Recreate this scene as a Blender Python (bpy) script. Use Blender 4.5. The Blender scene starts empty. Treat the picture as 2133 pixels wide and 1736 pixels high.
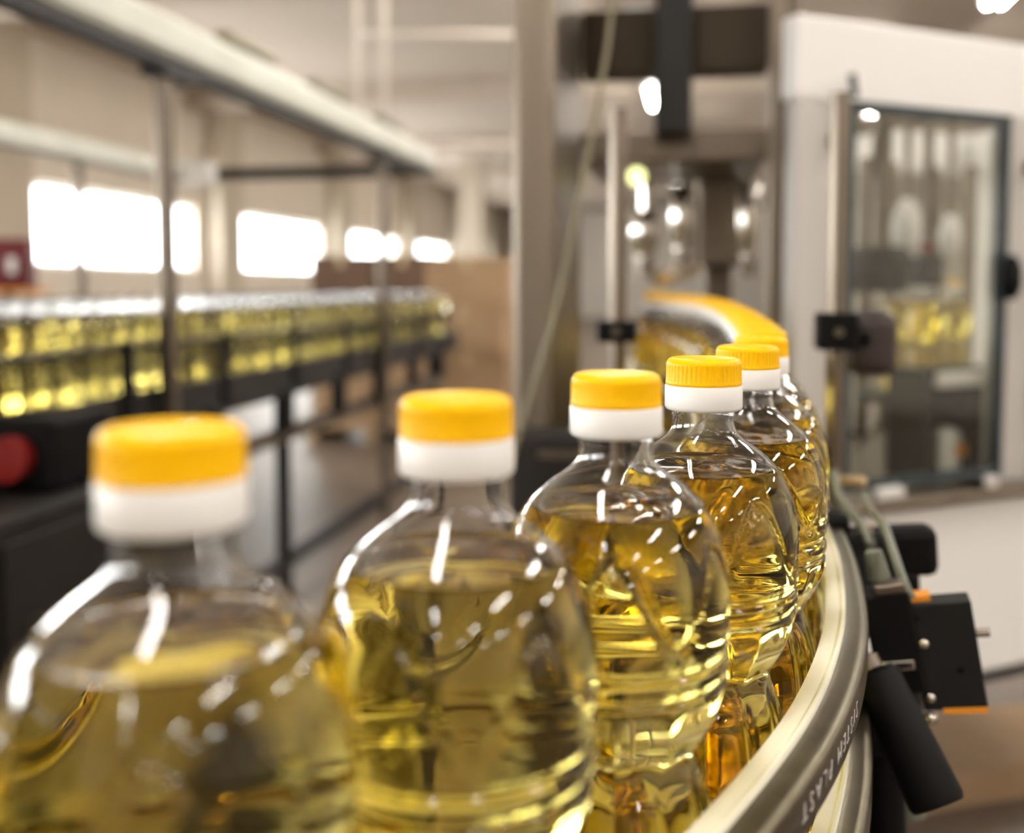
import bpy, math, random
from mathutils import Vector, Matrix, Euler
random.seed(7)
R = math.radians
sc = bpy.context.scene
COL = sc.collection

# ------------------------------------------------------------------ camera
F = 2100.0                       # focal length in pixels of the 2133 x 1736 frame
YAW, PITCH = R(10.36), R(3.5)
CAMZ = 1.40
PPY = 592 + F * math.tan(PITCH)  # row of the optical axis
cam_d = bpy.data.cameras.new('camera'); cam = bpy.data.objects.new('camera', cam_d); COL.objects.link(cam)
cam.location = (0, 0, CAMZ); cam.rotation_euler = (R(90) - PITCH, 0, YAW)
cam_d.sensor_width = 36; cam_d.lens = F / 2133 * 36
cam_d.shift_y = -(868 - PPY) / 2133
cam_d.clip_start = 0.02; cam_d.clip_end = 200
cam_d.dof.use_dof = True; cam_d.dof.focus_distance = 0.525; cam_d.dof.aperture_fstop = 3.7
sc.camera = cam
CR = Euler(cam.rotation_euler).to_matrix()

def ray(px, py):
    return CR @ Vector(((px - 1066.5) / F, -(py - PPY) / F, -1))
def at(px, py, d): return Vector((0, 0, CAMZ)) + ray(px, py) * d
def at_z(px, py, z):
    r = ray(px, py); return Vector((0, 0, CAMZ)) + r * ((z - CAMZ) / r.z)

# ------------------------------------------------------------------ world, light, exposure
w = bpy.data.worlds.new('world'); sc.world = w; w.use_nodes = True
w.node_tree.nodes['Background'].inputs[0].default_value = (0.95, 0.98, 1.0, 1)
w.node_tree.nodes['Background'].inputs[1].default_value = 5.0
sc.view_settings.view_transform = 'Standard'; sc.view_settings.look = 'None'
sc.view_settings.gamma = 1; sc.view_settings.use_curve_mapping = False
sc.view_settings.exposure = 1.32
cy = sc.cycles
cy.max_bounces = 12; cy.transmission_bounces = 11; cy.transparent_max_bounces = 16
cy.diffuse_bounces = 3; cy.glossy_bounces = 4
cy.caustics_reflective = False; cy.caustics_refractive = True; cy.blur_glossy = 1.0
cy.sample_clamp_indirect = 12; cy.sample_clamp_direct = 0
cy.use_light_tree = False; cy.use_denoising = True; cy.use_adaptive_sampling = True; cy.adaptive_threshold = 0.05

WIN_Y = [-11.2, -5.6, 0.0, 5.6, 11.2, 16.8, 22.4, 28.0, 33.6]
WIN_L, WIN_Z0, WIN_Z1, WALL_X = 4.0, 1.62, 2.66, -8.0
WIN_RAD = 6.5
for i, y in enumerate(WIN_Y):
    ld = bpy.data.lights.new('window_daylight', 'AREA'); ld.shape = 'RECTANGLE'
    ld.size = WIN_Z1 - WIN_Z0; ld.size_y = WIN_L
    ld.energy = WIN_RAD * math.pi * ld.size * ld.size_y; ld.color = (1.0, 0.98, 0.95)
    lo = bpy.data.objects.new('window_daylight', ld); COL.objects.link(lo)
    lo.location = (WALL_X - 0.17, y + WIN_L / 2, (WIN_Z0 + WIN_Z1) / 2)
    lo.rotation_euler = (0, R(-90), 0)

# ------------------------------------------------------------------ materials
def mat(name, col, rough=0.5, metal=0.0, noise=0.0, nscale=8.0, bump=0.0, coat=0.0, spec=0.5, stretch=None):
    m = bpy.data.materials.new(name); m.use_nodes = True
    nt = m.node_tree; b = nt.nodes['Principled BSDF']
    b.inputs['Base Color'].default_value = (*col, 1); b.inputs['Roughness'].default_value = rough
    b.inputs['Metallic'].default_value = metal; b.inputs['Coat Weight'].default_value = coat
    b.inputs['Specular IOR Level'].default_value = spec
    if noise or bump:
        tc = nt.nodes.new('ShaderNodeTexCoord'); mp = nt.nodes.new('ShaderNodeMapping')
        if stretch: mp.inputs['Scale'].default_value = stretch
        n = nt.nodes.new('ShaderNodeTexNoise'); n.inputs['Scale'].default_value = nscale; n.inputs['Detail'].default_value = 5
        nt.links.new(tc.outputs['Object'], mp.inputs[0]); nt.links.new(mp.outputs[0], n.inputs['Vector'])
        if noise:
            r = nt.nodes.new('ShaderNodeValToRGB')
            r.color_ramp.elements[0].position = 0.3; r.color_ramp.elements[1].position = 0.7
            r.color_ramp.elements[0].color = (*[c * (1 - noise) for c in col], 1)
            r.color_ramp.elements[1].color = (*[min(1, c * (1 + noise)) for c in col], 1)
            nt.links.new(n.outputs['Fac'], r.inputs[0]); nt.links.new(r.outputs[0], b.inputs['Base Color'])
        if bump:
            bp = nt.nodes.new('ShaderNodeBump'); bp.inputs['Strength'].default_value = bump; bp.inputs['Distance'].default_value = 0.002
            nt.links.new(n.outputs['Fac'], bp.inputs['Height']); nt.links.new(bp.outputs[0], b.inputs['Normal'])
    return m

def emit(name, col, s):
    m = bpy.data.materials.new(name); m.use_nodes = True; nt = m.node_tree
    nt.nodes.remove(nt.nodes['Principled BSDF']); e = nt.nodes.new('ShaderNodeEmission')
    e.inputs[0].default_value = (*col, 1); e.inputs[1].default_value = s
    nt.links.new(e.outputs[0], nt.nodes['Material Output'].inputs[0]); return m

def pane_mat(name, tint, refl):
    m = bpy.data.materials.new(name); m.use_nodes = True; nt = m.node_tree
    nt.nodes.remove(nt.nodes['Principled BSDF'])
    t = nt.nodes.new('ShaderNodeBsdfTransparent'); t.inputs[0].default_value = (*tint, 1)
    g = nt.nodes.new('ShaderNodeBsdfGlossy'); g.inputs['Roughness'].default_value = 0.06
    fr = nt.nodes.new('ShaderNodeLayerWeight'); fr.inputs[0].default_value = 0.3
    ml = nt.nodes.new('ShaderNodeMath'); ml.operation = 'MULTIPLY'; ml.inputs[1].default_value = refl
    mx = nt.nodes.new('ShaderNodeMixShader'); nt.links.new(fr.outputs['Facing'], ml.inputs[0])
    nt.links.new(ml.outputs[0], mx.inputs[0]); nt.links.new(t.outputs[0], mx.inputs[1]); nt.links.new(g.outputs[0], mx.inputs[2])
    nt.links.new(mx.outputs[0], nt.nodes['Material Output'].inputs[0]); return m

def glass_mat(name, ior, tint=(1, 1, 1), rough=0.0):
    m = bpy.data.materials.new(name); m.use_nodes = True; nt = m.node_tree
    nt.nodes.remove(nt.nodes['Principled BSDF'])
    g = nt.nodes.new('ShaderNodeBsdfGlass'); g.inputs['IOR'].default_value = ior; g.inputs['Color'].default_value = (*tint, 1)
    g.inputs['Roughness'].default_value = rough
    nt.links.new(g.outputs[0], nt.nodes['Material Output'].inputs[0]); return m

def oil_mat(name, col, dens):
    m = bpy.data.materials.new(name); m.use_nodes = True; nt = m.node_tree
    nt.nodes.remove(nt.nodes['Principled BSDF'])
    t = nt.nodes.new('ShaderNodeBsdfTransparent'); v = nt.nodes.new('ShaderNodeVolumeAbsorption')
    v.inputs['Color'].default_value = (*col, 1); v.inputs['Density'].default_value = dens
    nt.links.new(t.outputs[0], nt.nodes['Material Output'].inputs['Surface'])
    nt.links.new(v.outputs[0], nt.nodes['Material Output'].inputs['Volume']); return m

def pet_oil_mat(name, col, dens):
    m = glass_mat(name, 1.48); nt = m.node_tree
    v = nt.nodes.new('ShaderNodeVolumeAbsorption'); v.inputs['Color'].default_value = (*col, 1); v.inputs['Density'].default_value = dens
    nt.links.new(v.outputs[0], nt.nodes['Material Output'].inputs['Volume']); return m

MT = dict(
    wall=mat('painted_wall', (0.76, 0.685, 0.59), 0.8, noise=0.03, nscale=1.5),
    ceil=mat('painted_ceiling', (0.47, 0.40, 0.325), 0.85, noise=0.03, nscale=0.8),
    pilaster=mat('pilaster_paint', (0.56, 0.49, 0.39), 0.7, noise=0.05, nscale=2),
    floor=mat('epoxy_floor', (0.15, 0.112, 0.082), 0.45, noise=0.18, nscale=1.6, bump=0.05),
    frame=mat('window_frame_paint', (0.75, 0.74, 0.72), 0.5),
    steel=mat('brushed_steel', (0.23, 0.19, 0.148), 0.44, 1.0, noise=0.06, nscale=30, stretch=(1, 1, 0.05)),
    steel_d=mat('dull_steel', (0.17, 0.14, 0.11), 0.42, 1.0, noise=0.1, nscale=12),
    polish=mat('polished_steel', (0.20, 0.165, 0.13), 0.34, 1.0),
    bright=mat('bright_steel', (0.68, 0.63, 0.57), 0.16, 1.0),
    jamb=mat('grey_enamel', (0.56, 0.53, 0.50), 0.4),
    rail_steel=mat('rail_steel', (0.13, 0.110, 0.070), 0.36, 1.0, noise=0.12, nscale=60, bump=0.02),
    letter=mat('letter_paint', (0.75, 0.72, 0.68), 0.4),
    cream=mat('cream_plastic', (0.90, 0.86, 0.70), 0.38, noise=0.04, nscale=40),
    black=mat('black_plastic', (0.005, 0.0047, 0.0044), 0.5, spec=0.12),
    black2=mat('matt_black', (0.012, 0.0115, 0.011), 0.6, spec=0.2),
    dark=mat('dark_paint', (0.018, 0.0155, 0.0135), 0.5, spec=0.3, noise=0.2, nscale=6),
    brownblk=mat('brown_black', (0.035, 0.022, 0.017), 0.55),
    beam_shade=mat('shaded_beam_metal', (0.050, 0.033, 0.017), 0.6, spec=0.25, noise=0.1, nscale=4),  # gate beam metal, its shade put into the dark brown
    white=mat('white_paint', (0.80, 0.77, 0.74), 0.45),
    panel=mat('white_steel_panel', (0.90, 0.88, 0.86), 0.35),
    tray=mat('galvanised_tray', (0.60, 0.60, 0.52), 0.40, 0.0, noise=0.08, nscale=5),
    greygreen=mat('grey_green_tube', (0.115, 0.12, 0.085), 0.4),
    hose=mat('yellowed_hose', (0.20, 0.17, 0.095), 0.4),
    gasket=mat('blue_black_gasket', (0.030, 0.042, 0.048), 0.5),
    yellow=mat('yellow_cap_plastic', (1.0, 0.55, 0.0), 0.34, spec=0.16),
    capwhite=mat('white_cap_plastic', (0.86, 0.84, 0.81), 0.36),
    orange=mat('orange_plastic', (0.80, 0.30, 0.02), 0.4),
    red=mat('red_paint', (0.13, 0.006, 0.010), 0.45),
    redcap=mat('red_plastic', (0.20, 0.006, 0.004), 0.4),
    carton=mat('brown_carton', (0.36, 0.235, 0.13), 0.85, noise=0.08, nscale=4),
    carton_d=mat('dark_carton', (0.13, 0.075, 0.045), 0.85, noise=0.1, nscale=4),
    tape=mat('packing_tape', (0.50, 0.36, 0.20), 0.35),
    wood=mat('pallet_wood', (0.42, 0.29, 0.17), 0.8, noise=0.15, nscale=10),
    pet=glass_mat('clear_pet', 1.48),
    oil=oil_mat('sunflower_oil', (0.965, 0.86, 0.02), 20.0),
    pet_oil=pet_oil_mat('highlight_paled_oil_in_pet', (0.955, 0.925, 0.74), 20.0),  # same oil, colour paled to stand in for blurred highlights
    pane=pane_mat('window_glass', (0.97, 0.98, 0.98), 0.10),
    door_glass=pane_mat('door_glass', (0.95, 0.96, 0.93), 0.30),
    tube=emit('fluorescent_tube', (1.0, 0.955, 0.89), 44.0),
    signal=emit('signal_lamp', (0.85, 0.85, 0.35), 1.1),
    belt=mat('conveyor_chain', (0.11, 0.10, 0.09), 0.4, 0.4),
)

# ------------------------------------------------------------------ mesh helpers
class MB:
    def __init__(s): s.v = []; s.f = []
    def add(s, vs, fs):
        n = len(s.v); s.v += [tuple(v) for v in vs]; s.f += [tuple(i + n for i in f) for f in fs]; return s
    def box(s, c, d, rot=None):
        x, y, z = d[0] / 2, d[1] / 2, d[2] / 2
        vs = [Vector((a * x, b * y, e * z)) for a in (-1, 1) for b in (-1, 1) for e in (-1, 1)]
        if rot is not None: vs = [rot @ v for v in vs]
        c = Vector(c)
        return s.add([v + c for v in vs], [(0, 1, 3, 2), (4, 6, 7, 5), (0, 4, 5, 1), (2, 3, 7, 6), (0, 2, 6, 4), (1, 5, 7, 3)])
    def span(s, a, b):
        return s.box([(a[i] + b[i]) / 2 for i in range(3)], [abs(b[i] - a[i]) for i in range(3)])
    def tube(s, pts, r, n=12, caps=True):
        pts = [Vector(p) for p in pts]; rs = r if isinstance(r, (list, tuple)) else [r] * len(pts)
        vs = []; up = None
        for i, p in enumerate(pts):
            t = (pts[min(i + 1, len(pts) - 1)] - pts[max(i - 1, 0)]).normalized()
            if up is None: up = Vector((0, 0, 1)) if abs(t.z) < 0.9 else Vector((1, 0, 0))
            a = t.cross(up).normalized(); b = a.cross(t).normalized(); up = b
            for k in range(n):
                q = 2 * math.pi * k / n
                vs.append(p + a * (rs[i] * math.cos(q)) + b * (rs[i] * math.sin(q)))
        fs = [(i * n + k, i * n + (k + 1) % n, (i + 1) * n + (k + 1) % n, (i + 1) * n + k) for i in range(len(pts) - 1) for k in range(n)]
        if caps: fs += [tuple(range(n))[::-1], tuple((len(pts) - 1) * n + k for k in range(n))]
        return s.add(vs, fs)
    def lathe(s, prof, n=32, c=(0, 0, 0), fn=None):
        # prof: list of (r, z), top to bottom, r == 0 makes a pole
        vs = []; idx = []
        for r, z in prof:
            if r <= 1e-9: idx.append([len(vs)] * n); vs.append((c[0], c[1], c[2] + z))
            else:
                row = []
                for k in range(n):
                    q = 2 * math.pi * k / n; rr = r + (fn(q, r, z) if fn else 0)
                    row.append(len(vs)); vs.append((c[0] + rr * math.cos(q), c[1] + rr * math.sin(q), c[2] + z))
                idx.append(row)
        fs = []
        for a, b in zip(idx[:-1], idx[1:]):
            for k in range(n):
                k2 = (k + 1) % n
                f = []
                for i in (a[k], b[k], b[k2], a[k2]):
                    if i not in f: f.append(i)
                if len(f) > 2: fs.append(tuple(f))
        return s.add(vs, fs)
    def mesh(s, name, m, smooth=False, bevel=0):
        me = bpy.data.meshes.new(name); me.from_pydata(s.v, [], s.f)
        me.materials.append(m)
        if smooth: me.polygons.foreach_set('use_smooth', [True] * len(me.polygons))
        me.update(); return me
    def obj(s, name, m, parent=None, smooth=False, bevel=0, angle=None):
        o = bpy.data.objects.new(name, s.mesh(name, m, smooth)); COL.objects.link(o); o.parent = parent
        if bevel:
            b = o.modifiers.new('bevel', 'BEVEL'); b.width = bevel; b.segments = 2; b.limit_method = 'ANGLE'
        if smooth and angle:
            o.data.set_sharp_from_angle(angle=R(angle))
        return o

def tag(o, label=None, cat=None, group=None, kind=None):
    for k, v in (('label', label), ('category', cat), ('group', group), ('kind', kind)):
        if v: o[k] = v
    return o
def thing(name, label, cat, loc=(0, 0, 0), rot=(0, 0, 0), group=None):
    o = bpy.data.objects.new(name, None); COL.objects.link(o); o.location = loc; o.rotation_euler = rot
    o.empty_display_size = 0.05
    return tag(o, label, cat, group)
def copy_tree(o, parent=None):
    c = o.copy(); COL.objects.link(c); c.parent = parent
    for ch in o.children: copy_tree(ch, c)
    return c
def struct(name, mb, m, label, cat, parent=None, **k):
    return tag(mb.obj(name, m, parent, **k), label, cat, kind='structure')

# ------------------------------------------------------------------ the hall
Y0, Y1, XR, H = -13.0, 42.0, 10.0, 4.45
struct('floor', MB().span((WALL_X, Y0, -0.1), (XR, Y1, 0)), MT['floor'], 'brown glossy concrete floor of the bottling hall', 'floor')
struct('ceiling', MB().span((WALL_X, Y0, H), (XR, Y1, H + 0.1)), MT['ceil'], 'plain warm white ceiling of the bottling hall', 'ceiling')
mb = MB(); T = 0.25
mb.span((WALL_X - T, Y0, 0), (WALL_X, Y1, WIN_Z0)); mb.span((WALL_X - T, Y0, WIN_Z1), (WALL_X, Y1, H))
ys = [Y0] + [v for y in WIN_Y for v in (y, y + WIN_L)] + [Y1]
for a, b in zip(ys[0::2], ys[1::2]): mb.span((WALL_X - T, a, WIN_Z0), (WALL_X, b, WIN_Z1))
struct('wall_left', mb, MT['wall'], 'long beige wall with a row of bright windows', 'wall')
struct('wall_right', MB().span((XR, Y0, 0), (XR + T, Y1, H)), MT['wall'], 'beige side wall beyond the filling machine', 'wall')
struct('wall_back', MB().span((WALL_X, Y0 - T, 0), (XR, Y0, H)), MT['wall'], 'beige end wall behind the viewer', 'wall')
struct('wall_far', MB().span((WALL_X, Y1, 0), (XR, Y1 + T, H)), MT['wall'], 'distant beige end wall of the hall', 'wall')
for i, y in enumerate(WIN_Y):
    wn = thing('window_%d' % (i + 1), 'wide bright window number %d along the long beige wall' % (i + 1), 'window'); wn['kind'] = 'structure'
    wn.location = (WALL_X - 0.12, y + WIN_L / 2, WIN_Z0)
    hh = WIN_Z1 - WIN_Z0; hw = WIN_L / 2
    fr = MB()
    for a in (-1, 1): fr.box((0, a * (hw - 0.03), hh / 2), (0.07, 0.06, hh))
    for z in (0.03, hh - 0.03): fr.box((0, 0, z), (0.07, WIN_L - 0.12, 0.06))
    fr.obj('window_frame', MT['frame'], wn)
    for k in range(1, 3): MB().box((0, -hw + k * WIN_L / 3, hh / 2), (0.06, 0.05, hh - 0.12)).obj('mullion', MT['frame'], wn)
    for k in range(3): MB().box((0, -hw + (k + 0.5) * WIN_L / 3, hh / 2), (0.008, WIN_L / 3 - 0.05, hh - 0.12)).obj('pane', MT['pane'], wn)
for i, y in enumerate(WIN_Y):
    yc = y + WIN_L + 0.8
    struct('trim_%d' % (i + 1), MB().span((WALL_X, yc - 0.42, 0), (WALL_X + 0.28, yc + 0.42, H)), MT['pilaster'],
           'brownish wall pilaster standing between two windows', 'pilaster', bevel=0.01)['group'] = 'wall pilasters'
for i, y in enumerate((-4.5, 1.1, 9.5, 15.1, 20.7, 26.3, 31.9)):
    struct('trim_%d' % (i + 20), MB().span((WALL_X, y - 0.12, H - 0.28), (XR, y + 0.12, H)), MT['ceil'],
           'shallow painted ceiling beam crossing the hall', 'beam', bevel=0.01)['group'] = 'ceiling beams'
p = at(985, 420, 25); struct('trim_40', MB().span((p.x - .28, p.y - .28, 0), (p.x + .28, p.y + .28, H)), MT['pilaster'],
       'grey brown free standing pillar deep in the hall', 'pillar', bevel=0.02)

# ceiling lamps: twin tube battens in rows along the hall
def lamp_proto():
    t = thing('ceiling_lamp', 'x', 'lamp')
    h = MB().box((0, 0, -0.03), (0.22, 1.6, 0.06)); h.obj('housing', MT['white'], t, bevel=0.008)
    for s in (-1, 1):
        MB().tube([(s * 0.06, -0.74, -0.085), (s * 0.06, 0.74, -0.085)], 0.019, 10).obj('tube', MT['tube'], t, smooth=True, angle=40)
        for e in (-1, 1): MB().box((s * 0.06, e * 0.76, -0.08), (0.05, 0.04, 0.06)).obj('tube_holder', MT['white'], t)
    for e in (-1, 1): MB().tube([(0, e * 0.5, 0), (0, e * 0.5, 0.35)], 0.008, 6).obj('hanger', MT['steel_d'], t)
    return t
lp = lamp_proto(); first = True
for rx, lab in ((-0.6, 'twin tube ceiling lamp in the row above the bottle line'), (2.7, 'twin tube ceiling lamp in the row above the filling machine'), (6.4, 'twin tube ceiling lamp in the row nearest the right wall')):  # right wall row is added, unseen, to light machine front and caps
    for k in range(11 if rx < 5 else 6):
        o = lp if first else copy_tree(lp); first = False
        o.location = (rx, -7.2 + 3.6 * k - (1.3 if rx > 1 else 0), 4.1); tag(o, lab + ', ' + 'first second third fourth fifth sixth seventh eighth ninth tenth eleventh'.split()[k] + ' from behind the viewer', 'lamp', lab.replace('twin tube ceiling lamp', 'ceiling lamps'))

# ------------------------------------------------------------------ the bottle path
Hb = 0.0625                       # white cap hem below the lens
def cappos(px, pyc):              # ground point under a cap whose hem centre shows at (px, pyc)
    q = at_z(px, pyc, CAMZ - Hb); return Vector((q.x, q.y))
P = [cappos(362, 1094), cappos(951, 988), cappos(1283, 908), cappos(1465, 854), cappos(1556, 811), cappos(1584, 780)]
d01 = (P[1] - P[0]); rot8 = Matrix.Rotation(R(5), 2)
P0 = P[0] - (rot8.inverted() @ d01); Pm = P0 - (rot8.inverted() @ rot8.inverted() @ d01) * 1.5
XS = P[5].x + 0.008
ctrl = [Pm, P0] + P + [Vector(v) for v in ((XS, P[5].y + 0.12), (XS + 0.004, 1.1), (0.046, 1.45), (0.012, 1.78), (-0.046, 2.0), (-0.092, 2.2), (-0.105, 2.45), (-0.105, 2.75), (-0.105, 3.3))]
def lift(y):                      # the line climbs slightly towards the gate
    t = max(0.0, min(1.0, (y - 0.95) / 1.1)); return 0.015 * t * t * (3 - 2 * t)
def catmull(c, n=24):
    out = []
    for i in range(len(c) - 1):
        a, b, d, e = c[max(i - 1, 0)], c[i], c[i + 1], c[min(i + 2, len(c) - 1)]
        for k in range(n):
            t = k / n
            out.append(0.5 * ((2 * b) + (d - a) * t + (2 * a - 5 * b + 4 * d - e) * t * t + (3 * b - a - 3 * d + e) * t ** 3))
    return out + [c[-1]]
raw = catmull(ctrl); S = [0.0]
for a, b in zip(raw[:-1], raw[1:]): S.append(S[-1] + (b - a).length)
def path(s):
    s = max(0, min(S[-1], s)); lo, hi = 0, len(S) - 1
    while hi - lo > 1:
        m = (lo + hi) // 2
        if S[m] <= s: lo = m
        else: hi = m
    t = (s - S[lo]) / max(1e-9, S[hi] - S[lo]); p = raw[lo].lerp(raw[hi], t)
    a, b = raw[max(lo - 1, 0)], raw[min(hi + 1, len(raw) - 1)]; tg = (b - a).normalized()
    return p, tg, Vector((tg.y, -tg.x))
def s_near(q):
    q = Vector((q[0], q[1])); i = min(range(len(raw)), key=lambda i: (raw[i] - q).length); return S[i]
def sweep(sec, s0, s1, step=0.012):
    n = max(2, int((s1 - s0) / step)); k = len(sec); vs = []; fs = []
    for i in range(n + 1):
        p, tg, nr = path(s0 + (s1 - s0) * i / n)
        for off, z in sec: vs.append((p.x + nr.x * off, p.y + nr.y * off, z + lift(p.y)))
    for i in range(n):
        for j in range(k): fs.append((i * k + j, (i + 1) * k + j, (i + 1) * k + (j + 1) % k, i * k + (j + 1) % k))
    fs += [tuple(range(k)), tuple(n * k + j for j in range(k))[::-1]]
    return MB().add(vs, fs)
BELT = CAMZ - 0.0345 - 0.295

# conveyor bed under the bottle line
cv = thing('bottle_conveyor', 'narrow curved steel conveyor carrying the yellow capped bottles', 'conveyor')
sweep([(-0.042, BELT), (0.042, BELT), (0.042, BELT - 0.014), (-0.042, BELT - 0.014)], 0, S[-1]).obj('chain_belt', MT['belt'], cv, smooth=True, angle=30)
for sg in (-1, 1):
    a, b = (0.045, 0.062) if sg > 0 else (-0.062, -0.045)
    sweep([(a, BELT - 0.004), (b, BELT - 0.004), (b, BELT - 0.15), (a, BELT - 0.15)], 0, S[-1]).obj('side_plate', MT['steel_d'], cv, smooth=True, angle=30)
sweep([(-0.045, BELT - 0.06), (0.045, BELT - 0.06), (0.045, BELT - 0.07), (-0.045, BELT - 0.07)], 0, S[-1]).obj('return_pan', MT['steel_d'], cv, smooth=True, angle=30)
for s in (0.12, 0.95, 1.9, 2.7, S[-1] - 0.1):
    p, tg, nr = path(s)
    for sg in (-1, 1):
        q = p + nr * sg * 0.0535
        lg = MB().tube([(q.x, q.y, 0.02), (q.x, q.y, BELT - 0.15)], 0.02, 12).obj('leg', MT['steel_d'], cv, smooth=True, angle=40)
        MB().tube([(q.x, q.y, 0.0), (q.x, q.y, 0.02)], 0.04, 16).obj('foot', MT['black'], lg)

# guide rails
RZ = CAMZ - 0.203
def rail(name, label, z, sgn, dx=0.0, s1=None):
    t = thing(name, label, 'rail', group=None); s1 = s1 or S[-1]
    g = sgn
    strip = [(0.0445, z - 0.006), (0.0455, z - 0.001), (0.0485, z + 0.0002), (0.0535, z - 0.0004), (0.0552, z + 0.0012), (0.0568, z + 0.0012), (0.0575, z), (0.0575, z - 0.022), (0.0445, z - 0.022)]
    prof = [(0.0577, z - 0.0015), (0.0600, z - 0.0022), (0.0650, z - 0.0026), (0.0688, z - 0.0030), (0.0702, z - 0.0042), (0.0708, z - 0.0060), (0.0708, z - 0.0235), (0.0698, z - 0.0245), (0.0577, z - 0.0245)]
    f = lambda sec: [((o + dx) * g, zz) for o, zz in sec]
    a = sweep(f(strip), 0.0, s1, 0.008).obj('wear_strip', MT['cream'], t, smooth=True, angle=35); a['label'] = 'cream plastic wear strip'
    b = sweep(f(prof), 0.0, s1, 0.008).obj('steel_profile', MT['rail_steel'], t, smooth=True, angle=50)
    return t, b
r1, prof1 = rail('guide_rail', 'lettered steel guide rail with cream strip curving round the right of the bottles', RZ, 1)
r2, _ = rail('guide_rail', 'lower steel guide rail with cream strip beneath the lettered rail', BELT + 0.045, 1, 0.004)
r3, _ = rail('guide_rail', 'upper guide rail hidden on the far side of the bottles', RZ, -1)
r4, _ = rail('guide_rail', 'lower guide rail hidden on the far side of the bottles', BELT + 0.045, -1, 0.004)

# raised lettering on the outer face of the rail, upside down as in the place
fc = bpy.data.curves.new('lettering', 'FONT'); fc.body = 'SYSTEM PLAST'; fc.size = 0.0125; fc.space_character = 1.5; fc.offset = -0.0003; fc.resolution_u = 3
fo = bpy.data.objects.new('lettering_curve', fc); COL.objects.link(fo)
bpy.context.view_layer.update()
fm = bpy.data.meshes.new_from_object(fo.evaluated_get(bpy.context.evaluated_depsgraph_get()))
bpy.data.objects.remove(fo)
q = at_z(1778, 1462, RZ - 0.012); s_far = s_near(q); q = at_z(1662, 1702, RZ - 0.014); s_nr = s_near(q)
xs = [v.co.x for v in fm.vertices]; wtx = max(xs)
for v in fm.vertices:
    s = s_far - v.co.x / wtx * (s_far - s_nr); p, tg, nr = path(s)
    o_ = 0.07092; zz = RZ - 0.0095 - v.co.y * 0.98
    v.co = (p.x + nr.x * o_, p.y + nr.y * o_, zz)
fm.materials.append(MT['letter'])
lo = bpy.data.objects.new('lettering', fm); COL.objects.link(lo); lo.parent = r1; lo['label'] = 'engraved bright lettering SYSTEM PLAST, upside down'
sd = lo.modifiers.new('solid', 'SOLIDIFY'); sd.thickness = 0.0003; sd.offset = 0

# ------------------------------------------------------------------ the oil bottle
PROF = [(6, 13), (26, 13), (27.5, 15.2), (28.2, 16.6), (29.6, 16.6), (30.4, 15.3), (35, 15.3), (38.5, 16.4), (42, 19.6), (46, 25.2), (50, 30.4), (56, 36.3), (64, 41.2), (73, 44.4),
        (84, 46.4), (95, 47), (107, 47), (111.5, 46.7), (114, 45.1), (116.5, 46.7), (121, 46.8), (123.5, 45.1), (126, 46.5), (132, 45.5), (140, 42.8), (148, 38.8), (154, 35.4),
        (158, 34.4), (163, 35.2), (172, 38.6), (185, 42), (200, 44.2), (204, 43.4), (208, 44.6), (225, 45.6), (246, 46.2), (250, 45.3), (254, 46.3), (276, 46.5), (286, 45.8), (292, 43), (294.6, 38)]
def prof_at(h):
    n = len(PROF)
    for i in range(n - 1):
        if PROF[i][0] <= h <= PROF[i + 1][0]:
            (x0, y0), (x1, y1) = PROF[i], PROF[i + 1]; t = (h - x0) / (x1 - x0)
            m0 = (PROF[i + 1][1] - PROF[i - 1][1]) / (PROF[i + 1][0] - PROF[i - 1][0]) if i > 0 else 0
            m1 = (PROF[i + 2][1] - y0) / (PROF[i + 2][0] - x0) if i + 2 < n else (y1 - y0) / (x1 - x0)
            dx = x1 - x0
            return ((2 * t ** 3 - 3 * t * t + 1) * y0 + (t ** 3 - 2 * t * t + t) * dx * m0 + (-2 * t ** 3 + 3 * t * t) * y1 + (t ** 3 - t * t) * dx * m1)
    return PROF[-1][1]
def relief(q, h):
    d = 0.0
    if 60 < h < 112:                              # zigzag grooves round the shoulder
        for ph, hc, am in ((0.0, 87, 17),):
            x = (q / (2 * math.pi) * 6 + ph) % 1.0; tri = abs(2 * x - 1) * 2 - 1
            zig = hc + am * math.sin(tri * math.pi / 2)
            sl = 47 * 2 * math.pi / 6 / 2; dist = abs(h - zig) * math.cos(math.atan(2 * am / sl))
            d -= 1.35 * math.exp(-(dist / 1.5) ** 2)
    if 124 < h < 160:                             # facets below the rings
        e = max(0.0, min(1.0, (h - 125) / 6, (159 - h) / 6)); x = (q / (2 * math.pi) * 12) % 1.0
        d -= e * 1.5 * (abs(math.sin(math.pi * x)) - 0.35) * 0.9
    if 160 <= h < 290:                            # flutes of the lower body
        e = max(0.0, min(1.0, (h - 160) / 10, (288 - h) / 8)); x = (q / (2 * math.pi) * 12) % 1.0
        d -= e * 1.7 * (1 - abs(math.sin(math.pi * x))) ** 2
    return d
BH = 295.0; LEVEL = 57.0; WALL = 0.6
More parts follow.
